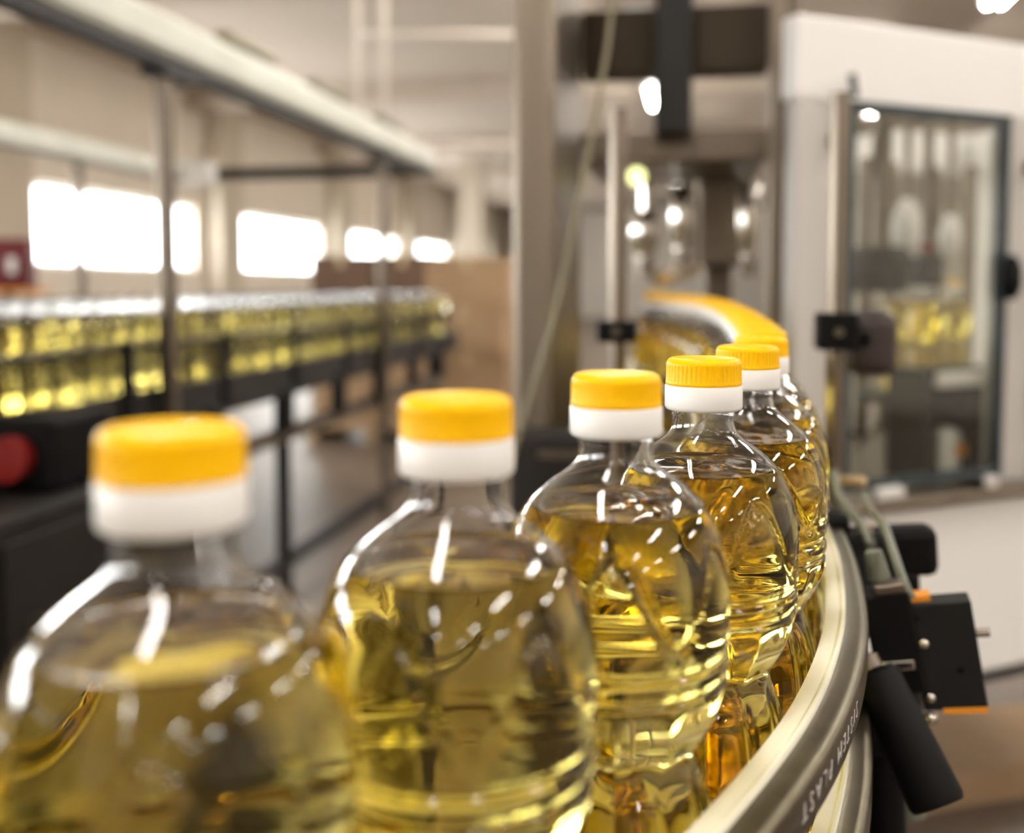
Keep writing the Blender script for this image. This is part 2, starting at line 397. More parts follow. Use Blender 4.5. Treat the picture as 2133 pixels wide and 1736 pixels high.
def make_bottle_meshes(n, step, detail, level=LEVEL, solo=False):
    hs = [6.0]
    while hs[-1] < 294.6:
        h = hs[-1]; st = step if (26 < h < 165) else step * 2.2
        if h < 26: st = 6
        hs.append(min(294.6, h + st))
    fn = relief if detail else (lambda q, h: 0.0)
    def ring(h, off):
        r = prof_at(h)
        return [((r + fn(2 * math.pi * k / n, h) - off) / 1000, 2 * math.pi * k / n, (BH - h) / 1000) for k in range(n)]
    def asm(rings, pole_top=None, pole_bot=None, flip=False):
        vs = []; fs = []
        for rg in rings: vs += [(r * math.cos(q), r * math.sin(q), z) for r, q, z in rg]
        for i in range(len(rings) - 1):
            for k in range(n):
                fs.append((i * n + k, (i + 1) * n + k, (i + 1) * n + (k + 1) % n, i * n + (k + 1) % n))
        if pole_top is not None:
            vs.append((0, 0, pole_top)); t = len(vs) - 1; fs += [(t, k, (k + 1) % n) for k in range(n)]
        if pole_bot is not None:
            vs.append((0, 0, pole_bot)); t = len(vs) - 1; b = (len(rings) - 1) * n; fs += [(b + k, t, b + (k + 1) % n) for k in range(n)]
        return MB().add(vs, fs)
    def surf(f, dz):                              # liquid surface ring with small ripples
        r0 = prof_at(level) - WALL; out = []
        for k in range(n):
            q = 2 * math.pi * k / n; r = (r0 + fn(q, level)) * f; x, y = r * math.cos(q), r * math.sin(q)
            rip = (0.35 * math.sin(x * 0.16 + y * 0.07) + 0.25 * math.sin(y * 0.21 - x * 0.1 + 1.0)) * (1 - f ** 4)
            out.append((r / 1000, q, (BH - level + rip + dz) / 1000))
        return out
    inner = [h for h in hs if h < level - 1.5] + [level - 1.2]
    rings = [surf(f, 0) for f in (0.08, 0.2, 0.35, 0.5, 0.65, 0.8, 0.9, 0.96)] + [ring(h, WALL) for h in inner[::-1]] + [ring(h, 0) for h in hs]
    rings += [[(0.030, q, 0.0006) for r, q, z in rings[-1]], [(0.022, q, 0.006) for r, q, z in rings[-1]]]
    me = asm(rings, (BH - level + 0.3) / 1000, 0.008)
    oh = [h for h in hs if h > level + 0.6]
    orings = [surf(f, -0.35) for f in (0.2, 0.5, 0.8, 0.97)] + [ring(h, WALL) for h in oh if h < 293]
    orings += [[(0.030, q, 0.0022) for r, q, z in orings[-1]], [(0.020, q, 0.0072) for r, q, z in orings[-1]]]
    om = asm(orings, (BH - level - 0.2) / 1000, 0.0090)
    if solo: return me.mesh('open_bottle', MT['pet_oil'], True)
    return me.mesh('bottle_shell', MT['pet'], True), om.mesh('oil', MT['oil'], True)
mm = 0.001
def cap_meshes():
    top = [(0, 2.9), (13.5, 2.9), (14.6, 2.5), (15.6, 2.2), (16.6, 2.5), (17.6, 3.3), (18.15, 4.4), (18.35, 5.2), (18.45, 6.0), (18.6, 13.0), (18.65, 13.8), (18.75, 14.4), (18.75, 15.2), (18.2, 15.6), (15, 15.6)]
    def ribs(q, r, z):
        h = (0.295 - z) / mm
        if 5.4 < h < 13.5: return -0.5 * mm * (0.5 + 0.5 * math.cos(q * 48)) ** 2
        return 0
    a = MB().lathe([(r * mm, 0.295 - h * mm) for r, h in top], 288, fn=ribs).mesh('cap_top', MT['yellow'], True)
    wh = [(16, 15.5), (18.7, 15.6), (19.0, 16.0), (19.1, 25.8), (18.9, 26.8), (18.2, 27.6), (17.4, 27.9), (15.9, 27.9)]
    b = MB().lathe([(r * mm, 0.295 - h * mm) for r, h in wh], 96).mesh('cap_collar', MT['capwhite'], True)
    return a, b
CAPA, CAPB = cap_meshes()
def make_bottle(meshes, capped=True, name='oil_bottle'):
    t = thing(name, 'x', 'bottle')
    def part(nm, me):
        o = bpy.data.objects.new(nm, me); COL.objects.link(o); o.parent = t; return o
    part('bottle_shell', meshes[0]); part('oil', meshes[1])
    if capped: part('cap_top', CAPA)['label'] = 'ribbed yellow cap top'; part('cap_collar', CAPB)['label'] = 'white cap collar'
    return t
hi = make_bottle_meshes(168, 1.1, True); mid = make_bottle_meshes(60, 2.2, True); low = make_bottle_meshes(48, 3.0, True, level=52.0, solo=True)
labels = ['yellow capped oil bottle mostly outside the left edge of the picture',
          'large blurred yellow capped oil bottle nearest the viewer at lower left',
          'second nearest yellow capped oil bottle, left of the picture middle',
          'third yellow capped oil bottle counted from the viewer, beside the wide steel column',
          'fourth yellow capped oil bottle from the viewer with sharply visible cap ribs',
          'fifth yellow capped oil bottle from the viewer, cap overlapped by the fourth',
          'sixth yellow capped oil bottle from the viewer, just before the straight run']
proto = make_bottle(hi)
for i, q in enumerate([P0] + P):
    o = proto if i == 0 else copy_tree(proto)
    o.location = (q.x, q.y, BELT + 0.0003); o.rotation_euler = (0, 0, R([10, 22, 48, 5, 35, 17, 50][i])); tag(o, labels[i], 'bottle', 'capped oil bottles on the curved conveyor')
s = s_near(P[5]) + 0.104; pm = make_bottle(mid); first = True
nb = 7; ORD = 'seventh eighth ninth tenth eleventh twelfth thirteenth fourteenth fifteenth sixteenth seventeenth eighteenth nineteenth twentieth'.split()
ORD += ['twenty-' + x for x in 'first second third fourth fifth sixth seventh eighth ninth'.split()]
while s < s_near((-0.105, 3.05)):
    p, tg, nr = path(s); o = pm if first else copy_tree(pm); first = False
    o.location = (p.x, p.y, BELT + 0.0003 + lift(p.y + 0.045)); o.rotation_euler = (0, 0, random.random() * 6)
    tag(o, ORD[nb - 7] + ' yellow capped oil bottle from the viewer, in the queue leading to the steel gate', 'bottle', 'capped oil bottles queueing to the gate'); nb += 1; s += 0.1

# ------------------------------------------------------------------ left accumulation conveyor
LX, LB, LY0, LY1 = -1.62, -3.20, 0.9, 6.75
ac = thing('accumulation_conveyor', 'long dark accumulation conveyor table full of uncapped bottles', 'conveyor')
MB().span((LB, LY0, BELT - 0.03), (LX - 0.02, LY1, BELT)).obj('table_top', MT['belt'], ac)
MB().span((LX - 0.02, LY0, BELT - 0.12), (LX + 0.01, LY1, BELT + 0.01)).obj('front_panel', MT['dark'], ac, bevel=0.004)
MB().span((LB - 0.03, LY0, BELT - 0.12), (LB, LY1, BELT + 0.01)).obj('rear_panel', MT['dark'], ac, bevel=0.004)
for y in (LY0 - 0.03, LY1): MB().span((LB, y, BELT - 0.12), (LX, y + 0.03, BELT + 0.01)).obj('end_panel', MT['dark'], ac)
y = 1.31
while y < 6.7:
    b = MB().box((LX + 0.0, y, BELT - 0.17), (0.04, 0.15, 0.20)).obj('drive_bracket', MT['black'], ac, bevel=0.03)
    y += 0.62
for y in (1.55, 3.84, 6.2):
    for x in (LX - 0.03, LB + 0.03):
        lg = MB().span((x - 0.025, y - 0.025, 0.02), (x + 0.025, y + 0.025, BELT - 0.12)).obj('leg', MT['dark'], ac, bevel=0.004)
        MB().tube([(x, y, 0), (x, y, 0.02)], 0.05, 16).obj('foot', MT['black'], lg)
for x in (LX - 0.03, LB + 0.03):
    MB().span((x - 0.03, LY0, 0.76), (x + 0.03, LY1 - 0.3, 0.82)).obj('side_rail', MT['steel_d'], ac, bevel=0.012)
    MB().span((x - 0.025, LY0, 0.24), (x + 0.025, LY1 - 0.3, 0.29)).obj('side_rail', MT['dark'], ac, bevel=0.004)
gr = ac
MB().tube([(LX - 0.002, LY0, 1.215), (LX - 0.002, LY1, 1.215)], 0.010, 10).obj('guide_bar', MT['dark'], gr, smooth=True, angle=40)
y = 1.35 + 0.05
while y < 6.7:
    MB().span((LX + 0.008, y - 0.03, BELT - 0.1), (LX + 0.02, y + 0.03, 1.235)).obj('guide_upright', MT['black'], gr, bevel=0.004); y += 0.62

pl = bpy.data.objects.new('open_bottle', low); COL.objects.link(pl); first = True
for row in range(5):
    y = 1.75 + (0.05 if row % 2 else 0)
    lab = 'uncapped clear bottle of yellow oil in the ' + ['front', 'second', 'third', 'fourth', 'rearmost'][row] + ' row on the left conveyor'
    while y < LY1 - 0.08:
        o = pl if first else copy_tree(pl); first = False
        o.location = (LX - 0.085 - row * 0.0845 + random.uniform(-.001, .001), y, BELT + 0.0003); tag(o, lab, 'bottle', 'uncapped bottles, conveyor row %d' % (row + 1)); y += 0.0978

y = LY0 + 0.1  # added dark bar and slats that block window light behind the bottles
MB().span((LX - 0.50, LY0, 1.235), (LX - 0.492, LY1, 1.26)).obj('shade_bar', MT['dark'], ac)
while y < LY1 - 0.1:
    w_ = random.uniform(0.03, 0.085); MB().span((LX - 0.492, y, BELT), (LX - 0.484, y + w_, 1.30)).obj('shade_slat', MT['dark'], ac); y += w_ + random.uniform(0.02, 0.06)
# overhead frame
of = thing('overhead_frame', 'pale overhead tray frame on slim posts above the left conveyor', 'frame')
fx, bx_, zt = -1.575, -3.18, 2.055
MB().span((fx - 0.03, 0.2, zt + 0.02), (fx + 0.03, 5.95, zt + 0.155)).obj('front_tray', MT['tray'], of, bevel=0.03)
MB().span((fx - 0.04, 0.2, zt - 0.01), (fx + 0.02, 5.95, zt + 0.02)).obj('tray_flange', MT['dark'], of)
MB().span((bx_ - 0.06, 1.0, zt - 0.02), (bx_ + 0.06, 5.95, zt + 0.10)).obj('rear_tray', MT['tray'], of, bevel=0.03)
MB().span((bx_ + 0.06, 5.85, zt - 0.01), (fx - 0.04, 5.91, zt + 0.06)).obj('cross_bar', MT['dark'], of, bevel=0.005)
for y in (0.62, 2.82, 4.96):
    MB().span((fx - 0.024, y - 0.024, 0), (fx + 0.024, y + 0.024, zt - 0.01)).obj('post', MT['steel_d'], of, bevel=0.012)
    MB().span((fx - 0.04, y - 0.06, zt - 0.04), (fx + 0.04, y + 0.14, zt - 0.01)).obj('post_plate', MT['dark'], of)
for y in (2.6, 4.9): MB().span((bx_ - 0.085, y - 0.025, 0), (bx_ - 0.04, y + 0.025, zt - 0.02)).obj('post', MT['steel_d'], of, bevel=0.01)
for y in (3.4, 4.2, 5.05): MB().span((fx - 0.03, y - 0.2, zt + 0.155), (fx + 0.03, y + 0.2, zt + 0.195)).obj('hanger_bracket', MT['hose'], of, bevel=0.01)
jb = MB().span((bx_ + 0.08, 5.75, zt - 0.05), (bx_ + 0.26, 5.85, zt + 0.09)).obj('junction_box', MT['white'], of, bevel=0.01); jb['label'] = 'white junction box'

# drive motor with red hub at the near end of the conveyor
pm_ = at(105, 930, 2.15); mo = thing('drive_motor', 'black conveyor drive motor with a red hub at the left edge', 'motor', (pm_.x, pm_.y, pm_.z - 0.07))
MB().span((-0.08, -0.11, 0.977 - mo.location.z), (0.08, 0.11, 0.145)).obj('motor_body', MT['black'], mo, bevel=0.015)
q = at(22, 957, 2.02) - mo.location
MB().tube([q + Vector((-0.02, 0.10, 0)), q + Vector((0, -0.02, 0))], 0.045, 24).obj('hub', MT['redcap'], mo, smooth=True, angle=40)
MB().tube([(-0.08, 0.02, 0.05), q + Vector((-0.02, 0.10, 0))], 0.03, 16).obj('shaft', MT['steel_d'], mo, smooth=True, angle=40)
cab = thing('drive_cabinet', 'dark brown drive cabinet below the motor at the lower left', 'cabinet', (-1.39, 1.95, 0))
MB().span((-0.165, -0.4, 0.08), (0.165, 0.4, 0.975)).obj('cabinet_body', MT['dark'], cab, bevel=0.01)
MB().span((0.166, -0.36, 0.14), (0.176, 0.36, 0.93)).obj('cabinet_door', MT['dark'], cab, bevel=0.003)
MB().tube([(0.176, -0.28, 0.76), (0.195, -0.28, 0.76)], 0.018, 14).obj('door_lock', MT['polish'], cab)
MB().span((-0.15, -0.38, 0), (0.15, 0.38, 0.08)).obj('plinth', MT['black'], cab)
# red box on a stand behind the conveyor
p = at(18, 607, 6.3); rb = thing('hydrant_box', 'dark red box with a pale mark on a stand behind the left conveyor', 'box', (p.x, p.y, 0), (0, 0, R(20)))
MB().box((0, 0, p.z + 0.17), (0.30, 0.18, 0.31)).obj('box_body', MT['red'], rb, bevel=0.01)
MB().box((0.05, -0.094, p.z + 0.16), (0.05, 0.008, 0.10)).obj('mark', MT['white'], rb)
MB().box((0.02, 0, p.z + 0.005), (0.40, 0.24, 0.025)).obj('shelf', MT['orange'], rb)
MB().tube([(0, 0, 0), (0, 0, p.z)], 0.03, 12).obj('stand_pole', MT['dark'], rb)
MB().tube([(0, 0, 0), (0, 0, 0.02)], 0.16, 20).obj('stand_base', MT['dark'], rb)

# carton stacks
def carton(c, d, m, label, rz):
    t = thing('carton', label, 'carton', c, (0, 0, rz), 'cartons stacked beyond the left conveyor')
    MB().box((0, 0, d[2] / 2), d).obj('carton_body', MT[m], t, bevel=0.006)
    MB().box((0, 0, d[2] + 0.0008), (0.06, d[1], 0.0016)).obj('tape', MT['tape'], t)
    MB().box((0, -d[1] / 2 - 0.0008, d[2] - 0.05), (0.06, 0.0016, 0.1)).obj('tape', MT['tape'], t)
def pallet(c, w_, d_, label):
    t = thing('pallet', label, 'pallet', c)
    for k in range(5): MB().box((0, -d_ / 2 + (k + 0.5) * d_ / 5, 0.13), (w_, d_ / 5 - 0.03, 0.02)).obj('plank', MT['wood'], t)
    for k in (-1, 0, 1): MB().box((k * (w_ / 2 - 0.06), 0, 0.06), (0.09, d_, 0.12)).obj('bearer', MT['wood'], t)
pa = at(800, 600, 9.2); pallet((pa.x, pa.y, 0), 1.2, 0.9, 'wooden pallet under the dark brown carton stack')
for lv in range(4):
    for k in range(2):
        carton((pa.x - 0.28 + 0.56 * k, pa.y - 0.1, 0.1402 + lv * 0.378), (0.55, 0.55, 0.376), 'carton_d' if lv > 2 else 'carton',
               ('%s carton, %s column, %s of the stack left of the steel column') % ('dark brown' if lv > 2 else 'brown', ['left', 'right'][k], ['bottom layer', 'second layer', 'third layer', 'top layer'][lv]), 0)
pa = at(985, 600, 7.9); pallet((pa.x, pa.y, 0), 0.8, 0.8, 'wooden pallet under the tan cartons beside the steel column')
for lv in range(4):
    carton((pa.x, pa.y, 0.1402 + lv * 0.366), (0.62, 0.6, 0.364), 'carton', 'tan carton at %s of the single stack beside the steel column' % ['the bottom', 'second level', 'third level', 'the top'][lv], R([0, 4, -3, 2][lv]))

# slender frame hanging from the ceiling
hf = thing('hanging_frame', 'thin pale pipe frame hanging high beside the steel column', 'frame')
a = at(742, 72, 7.2); b = at(1090, 62, 7.2); zt2 = a.z
MB().tube([a, (b.x, b.y, zt2)], 0.022, 8).obj('top_bar', MT['wall'], hf, smooth=True)
for px in (745, 800, 1085):
    q = at(px, 72, 7.2); MB().tube([(q.x, q.y, 2.35), (q.x, q.y, H)], 0.024, 8).obj('hanger', MT['wall'], hf, smooth=True)
q = at(742, 72, 7.2); q2 = at(1085, 72, 7.2)
MB().tube([(q.x, q.y, 2.40), (q2.x, q2.y, 2.40)], 0.02, 8).obj('lower_bar', MT['wall'], hf, smooth=True)

# ------------------------------------------------------------------ steel gate over the line
gt = thing('steel_gate', 'tall stainless steel gate frame straddling the bottle line', 'frame')
MB().span((-0.342, 1.875, 0.0), (-0.263, 2.33, 2.35)).obj('wide_column', MT['steel'], gt, bevel=0.012)
MB().span((0.150, 2.24, 0.0), (0.182, 2.30, 2.35)).obj('slim_post', MT['steel'], gt, bevel=0.006)
MB().span((0.184, 2.25, 0.0), (0.214, 2.31, 2.35)).obj('slim_post', MT['steel_d'], gt, bevel=0.004)
MB().span((-0.263, 2.32, 1.872), (0.15, 2.40, 2.018)).obj('cross_beam', MT['beam_shade'], gt, bevel=0.006)
MB().span((-0.263, 2.32, 1.675), (0.15, 2.78, 1.745)).obj('cross_beam', MT['steel_d'], gt, bevel=0.006)
MB().span((-0.095, 2.25, 1.73), (-0.015, 2.318, 2.55)).obj('lift_column', MT['dark'], gt, bevel=0.006)
MB().span((-0.335, 1.80, 0.55), (-0.10, 1.874, 1.13)).obj('base_box', MT['dark'], gt, bevel=0.01)
MB().span((-0.28, 1.79, 1.085), (-0.14, 1.799, 1.10)).obj('base_plate', MT['steel_d'], gt)
q = at(1326, 368, 2.3); sl = thing('signal_lamp', 'small round yellow green signal lamp on the gate', 'lamp', q)
MB().lathe([(0, 0.021), (0.010, 0.0185), (0.0185, 0.010), (0.021, 0), (0.0185, -0.010), (0.010, -0.0185), (0, -0.021)], 20).obj('lens', MT['signal'], sl, smooth=True)
MB().tube([(0, 0.012, 0), (0, 0.12, 0.02)], 0.008, 8).obj('bracket', MT['dark'], sl)
def head(px, d, z0, z1, r, label):
    q = at(px, 450, d); t = thing('capping_head', label, 'capping head', (q.x, q.y, z0))
    MB().lathe([(0, z1 - z0), (r * .8, z1 - z0), (r, z1 - z0 - 0.01), (r, 0.05), (r * .7, 0.02), (r * .7, 0.0), (0, 0)], 28).obj('barrel', MT['bright'], t, smooth=True, angle=40)
    MB().tube([(0, 0, -0.05), (0, 0, 0)], r * 0.55, 20).obj('chuck', MT['steel_d'], t, smooth=True, angle=40)
    MB().tube([(0, 0, z1 - z0), (0, 0, 1.6745 - z0)], r * .4, 12).obj('spindle', MT['bright'], t, smooth=True, angle=40)
head(1420, 2.62, 1.49, 1.655, 0.030, 'bright steel capping head in the middle of the gate')
head(1560, 2.62, 1.47, 1.665, 0.028, 'bright steel capping head beside the slim right gate post')
head(1345, 2.75, 1.47, 1.60, 0.040, 'wide steel capping head behind the round stand post')
q = at(1490, 450, 2.75); ch = thing('capper_housing', 'grey steel capper housing behind the capping heads', 'machine', (q.x, q.y, 0))
MB().span((-0.05, 0, 1.45), (0.07, 0.10, 1.70)).obj('housing', MT['steel'], ch, bevel=0.01)
MB().span((-0.03, 0.11, 0), (0.05, 0.2, 1.7)).obj('column', MT['steel_d'], ch, bevel=0.01)
# cap chute
a = at(1378, 590, 2.62); b = at(1440, 563, 2.75); c = thing('cap_chute', 'small sloping chute of yellow caps above the far end of the queue', 'chute', a)
dv = b - a; L = dv.length; ang = dv.to_track_quat('X', 'Z').to_matrix()
MB().box(dv / 2 + Vector((0, 0, -0.006)), (L, 0.05, 0.006), ang).obj('chute_floor', MT['tape'], c)
for sg in (-1, 1): MB().box(dv / 2 + ang @ Vector((0, sg * 0.026, 0.008)), (L, 0.004, 0.03), ang).obj('chute_side', MT['tape'], c)
MB().tube([dv + Vector((0, 0.04, -0.01)), dv + Vector((0, 0.04, 0.2))], 0.012, 10).obj('chute_hanger', MT['steel_d'], c)
for k in range(3):
    f = (k + 0.5) / 3; m_ = MB().lathe([(0, 0.014), (0.017, 0.013), (0.0185, 0.010), (0.0185, 0), (0, 0)], 20)
    o = m_.obj('loose_lid', MT['yellow'], None, smooth=True, angle=40); o.location = a + dv * f + ang @ Vector((0, 0, 0.001)); o.rotation_euler = ang.to_euler()
    tag(o, 'loose yellow bottle cap lying in the sloping chute', 'cap', 'yellow caps in the chute')

# hanging hose in front of the wide column
pts = [at(1278, -60, 1.75), at(1270, 60, 1.75), at(1250, 190, 1.74), at(1222, 340, 1.72), at(1185, 520, 1.70), at(1150, 680, 1.68), at(1110, 810, 1.66), at(1075, 930, 1.65), at(1030, 1080, 1.64)]
tag(MB().tube([Vector(p) for p in catmull(pts, 6)], 0.0045, 8).obj('air_hose', MT['hose'], None, smooth=True), 'thin yellowish hose hanging down past the wide steel column', 'hose')

# stand posts with black clamps beside the line
def stand(px, d, top, clamp_y, r, label, cw, chh):
    q = at(px, 700, d); t = thing('stand_post', label, 'post', (q.x, q.y, 0))
    zt_ = at(px, top, d).z; zc = at(px, clamp_y, d).z
    MB().tube([(0, 0, 0.03), (0, 0, zt_)], r, 20).obj('rod', MT['polish'], t, smooth=True, angle=40)
    MB().tube([(0, 0, 0), (0, 0, 0.03)], r * 3.5, 20).obj('floor_flange', MT['dark'], t, smooth=True, angle=40)
    cl = MB().box((0, 0, zc), (cw, 0.05, chh)).obj('clamp', MT['black'], t, bevel=0.004)
    MB().tube([(0, -0.025, zc), (0, -0.034, zc)], 0.006, 6).obj('bolt', MT['steel_d'], cl)
    return t, q, zc
stand(1286, 1.5, 232, 690, 0.0135, 'round steel stand post with black clamp left of the bottle queue', 0.058, 0.032)
t, q, zc = stand(1741, 1.25, 200, 690, 0.0115, 'round steel stand post with black clamp in front of the glass door', 0.048, 0.046)
bq = at(1812, 715, 1.30) - t.location
MB().box(bq, (0.062, 0.06, 0.085)).obj('motor_block', MT['brownblk'], t, bevel=0.018)['label'] = 'dark brown rounded motor block'
MB().tube([(0.02, 0, zc), bq], 0.012, 12).obj('clamp_arm', MT['black'], t)

# ------------------------------------------------------------------ filling machine with glass door
C0 = at(1652, 600, 2.0); FROT = R(34.6)
fm_ = thing('filling_machine', 'white steel filling machine with a dark framed glass door', 'machine', (C0.x, C0.y, 0), (0, 0, FROT))
Wm, Dm = 1.25, 0.90
LEFT = math.tan(FROT + R(8))
FOOT = [(0, 0), (Wm, 0), (Wm + 0.3, Dm), (Dm * LEFT, Dm)]
def prism(poly, z0, z1):
    n = len(poly); vs = [(x, y, z0) for x, y in poly] + [(x, y, z1) for x, y in poly]
    fs = [tuple(range(n))[::-1], tuple(range(n, 2 * n))] + [(i, (i + 1) % n, n + (i + 1) % n, n + i) for i in range(n)]
    return MB().add(vs, fs)
MB().span((0, 0, 1.765), (Wm, 0.05, 1.93)).obj('header', MT['panel'], fm_, bevel=0.008)
prism([(0.06, 0.051), (0.12, 0.051), (Dm * LEFT + 0.06, Dm - 0.001), (Dm * LEFT, Dm - 0.001)], 1.765, 1.90).obj('roof_beam', MT['panel'], fm_)
prism([(Wm - 0.06, 0.051), (Wm, 0.051), (Wm + 0.3, Dm - 0.001), (Wm + 0.24, Dm - 0.001)], 1.765, 1.90).obj('roof_beam', MT['panel'], fm_)
MB().span((Dm * LEFT, Dm, 1.765), (Wm + 0.3, Dm + 0.05, 1.90)).obj('roof_beam', MT['panel'], fm_)
MB().span((0.62, 0.051, 1.80), (0.66, Dm - 0.001, 1.84)).obj('roof_beam', MT['steel'], fm_)
for x0, x1 in ((0.005, 0.105), (0.575, 0.68), (1.15, Wm)):
    MB().span((x0, 0, 0.955), (x1, 0.04, 1.765)).obj('jamb', MT['jamb'], fm_, bevel=0.006)
prism([(0.005, -0.02), (Wm, -0.02), (Wm + 0.3, Dm), (Dm * LEFT, Dm)], 0.53, 0.93).obj('lower_panel', MT['panel'], fm_, bevel=0.01)
prism([(0.0, -0.05), (Wm, -0.05), (Wm + 0.3, Dm), (Dm * LEFT, Dm)], 0.93, 0.955).obj('work_deck', MT['steel'], fm_, bevel=0.006)
for x in (Dm * LEFT + 0.03, Wm + 0.25): MB().span((x - 0.025, Dm - 0.06, 0.955), (x + 0.025, Dm - 0.01, 1.765)).obj('rear_post', MT['panel'], fm_)
MB().span((Dm * LEFT + 0.055, Dm - 0.03, 0.955), (Wm + 0.225, Dm - 0.022, 1.765)).obj('rear_pane', MT['door_glass'], fm_)
prism([(0.10, 0.05), (Wm, 0.05), (Wm + 0.25, Dm - 0.05), (Dm * LEFT, Dm - 0.05)], 0.47, 0.53).obj('under_frame', MT['dark'], fm_)
for x, y in ((0.16, 0.10), (Wm - 0.08, 0.10), (Dm * LEFT + 0.06, Dm - 0.1), (Wm + 0.18, Dm - 0.1)):
    lg = MB().span((x - 0.03, y - 0.03, 0.02), (x + 0.03, y + 0.03, 0.47)).obj('leg', MT['steel_d'], fm_, bevel=0.004)
    MB().tube([(x, y, 0), (x, y, 0.02)], 0.05, 16).obj('foot', MT['black'], lg)
dr = MB()
dx0, dx1, dz0, dz1 = 0.118, 0.572, 0.975, 1.765
dr.span((dx0, -0.022, dz1 - 0.02), (dx1, -0.002, dz1)); dr.span((dx0, -0.022, dz0), (dx1, -0.002, dz0 + 0.02))
dr.span((dx0, -0.022, dz0 + 0.02), (dx0 + 0.016, -0.002, dz1 - 0.02)); dr.span((dx1 - 0.022, -0.022, dz0 + 0.02), (dx1, -0.002, dz1 - 0.02))
door = dr.obj('glass_door', MT['gasket'], fm_)
MB().span((dx0 + 0.016, -0.016, dz0 + 0.02), (dx1 - 0.022, -0.010, dz1 - 0.02)).obj('door_pane', MT['door_glass'], door)
MB().lathe([(0, 0.05), (0.012, 0.045), (0.022, 0.02), (0.022, -0.02), (0.012, -0.045), (0, -0.05)], 16, (dx1 - 0.004, -0.034, 1.415)).obj('door_handle', MT['black'], door, smooth=True)
MB().tube([(dx0 + 0.004, -0.028, 1.77), (dx0 - 0.006, -0.03, 1.815)], 0.008, 8).obj('hinge_pin', MT['gasket'], door)
MB().lathe([(0, 0.02), (0.014, 0.014), (0.018, 0), (0.014, -0.014), (0, -0.02)], 14, (dx0 - 0.022, -0.012, 1.69)).obj('hinge', MT['dark'], door, smooth=True)
MB().lathe([(0, 0.02), (0.014, 0.014), (0.018, 0), (0.014, -0.014), (0, -0.02)], 14, (0.655, -0.012, 1.66)).obj('hinge', MT['dark'], door, smooth=True)
dr = MB(); e0, e1 = 0.69, 1.14
dr.span((e0, -0.022, dz1 - 0.02), (e1, -0.002, dz1)); dr.span((e0, -0.022, dz0), (e1, -0.002, dz0 + 0.02))
dr.span((e0, -0.022, dz0 + 0.02), (e0 + 0.016, -0.002, dz1 - 0.02)); dr.span((e1 - 0.022, -0.022, dz0 + 0.02), (e1, -0.002, dz1 - 0.02))
door2 = dr.obj('glass_door', MT['gasket'], fm_)
MB().span((e0 + 0.016, -0.016, dz0 + 0.02), (e1 - 0.022, -0.010, dz1 - 0.02)).obj('door_pane', MT['door_glass'], door2)
FM = Matrix.Translation((C0.x, C0.y, 0)) @ Matrix.Rotation(FROT, 4, 'Z')
def inm(x, y, z): return FM @ Vector((x, y, z))
def mloc(px, py, dep):   # point behind the door plane at local depth dep seen at pixel
    r = ray(px, py); n = (FM.to_3x3() @ Vector((0, 1, 0))); o0 = inm(0, dep, 0)
    o0.z = 0; c = Vector((0, 0, CAMZ)); tt = (Vector((o0.x, o0.y, 0)) - Vector((0, 0, 0))).dot(n) / r.dot(n)
    return c + r * tt
def mthing(name, label, cat, px, py, dep):
    return thing(name, label, cat, mloc(px, py, dep), (0, 0, FROT))
# contents behind the glass
t = mthing('carousel_drum', 'dark round carousel drum behind the glass door', 'drum', 1832, 562, 0.13)
MB().lathe([(0, 0.05), (0.055, 0.05), (0.066, 0.035), (0.066, -0.03), (0.055, -0.05), (0, -0.05)], 32).obj('drum', MT['dark'], t, smooth=True, angle=35)
MB().tube([(0, 0, 0.05), (0, 0, 0.33)], 0.02, 16).obj('drum_shaft', MT['steel_d'], t, smooth=True, angle=35)
t = mthing('valve_box', 'dark square valve box behind the glass with a red knob above', 'valve', 1928, 565, 0.28)
MB().box((0, 0, 0), (0.062, 0.06, 0.075)).obj('valve_body', MT['dark'], t, bevel=0.006)
k = MB().lathe([(0, 0.03), (0.012, 0.028), (0.014, 0.01), (0.008, 0), (0, 0)], 16, (-0.01, -0.01, 0.042)).obj('knob', MT['redcap'], t, smooth=True, angle=40); k['label'] = 'red knob'
MB().tube([(0, 0, 0.0375), (0, 0, 0.35)], 0.012, 12).obj('stem', MT['steel_d'], t, smooth=True, angle=40)
for px, py, rw, rh, lab in ((1888, 478, 0.038, 0.085, 'large white bell shaped stand-in for a reflection behind the door'), (1978, 492, 0.028, 0.06, 'smaller white bell shaped stand-in for a reflection behind the door')):
    t = mthing('reflection_bell', lab, 'reflection stand-in', px, py, 0.42)  # white shapes added in place of bright reflections in the door
    MB().lathe([(rw * math.sin(R(a)), rh * math.cos(R(a))) for a in range(0, 181, 15)], 24).obj('bell', MT['white'], t, smooth=True)
    MB().tube([(0, 0, rh * 0.95), (0, 0, 0.33)], 0.010, 12).obj('feed_pipe', MT['steel'], t, smooth=True, angle=40)
for k, (px, dep, m_) in enumerate(((1800, 0.66, 'steel_d'), (1850, 0.72, 'steel'), (1940, 0.78, 'steel_d'), (2015, 0.70, 'steel'))):
    t = mthing('support_tube', 'vertical steel support tube inside the machine, %s from the left' % ['first', 'second', 'third', 'fourth'][k], 'tube', px, 600, dep)
    z = t.location.z; MB().tube([(0, 0, 0.956 - z), (0, 0, 1.764 - z)], 0.022, 14).obj('tube_body', MT[m_], t, smooth=True, angle=40)
    MB().tube([(0, 0, 0.956 - z), (0, 0, 0.975 - z)], 0.035, 14).obj('tube_flange', MT['steel_d'], t, smooth=True, angle=40)
ib = make_bottle(mid, True); q = mloc(1930, 690, 0.40)
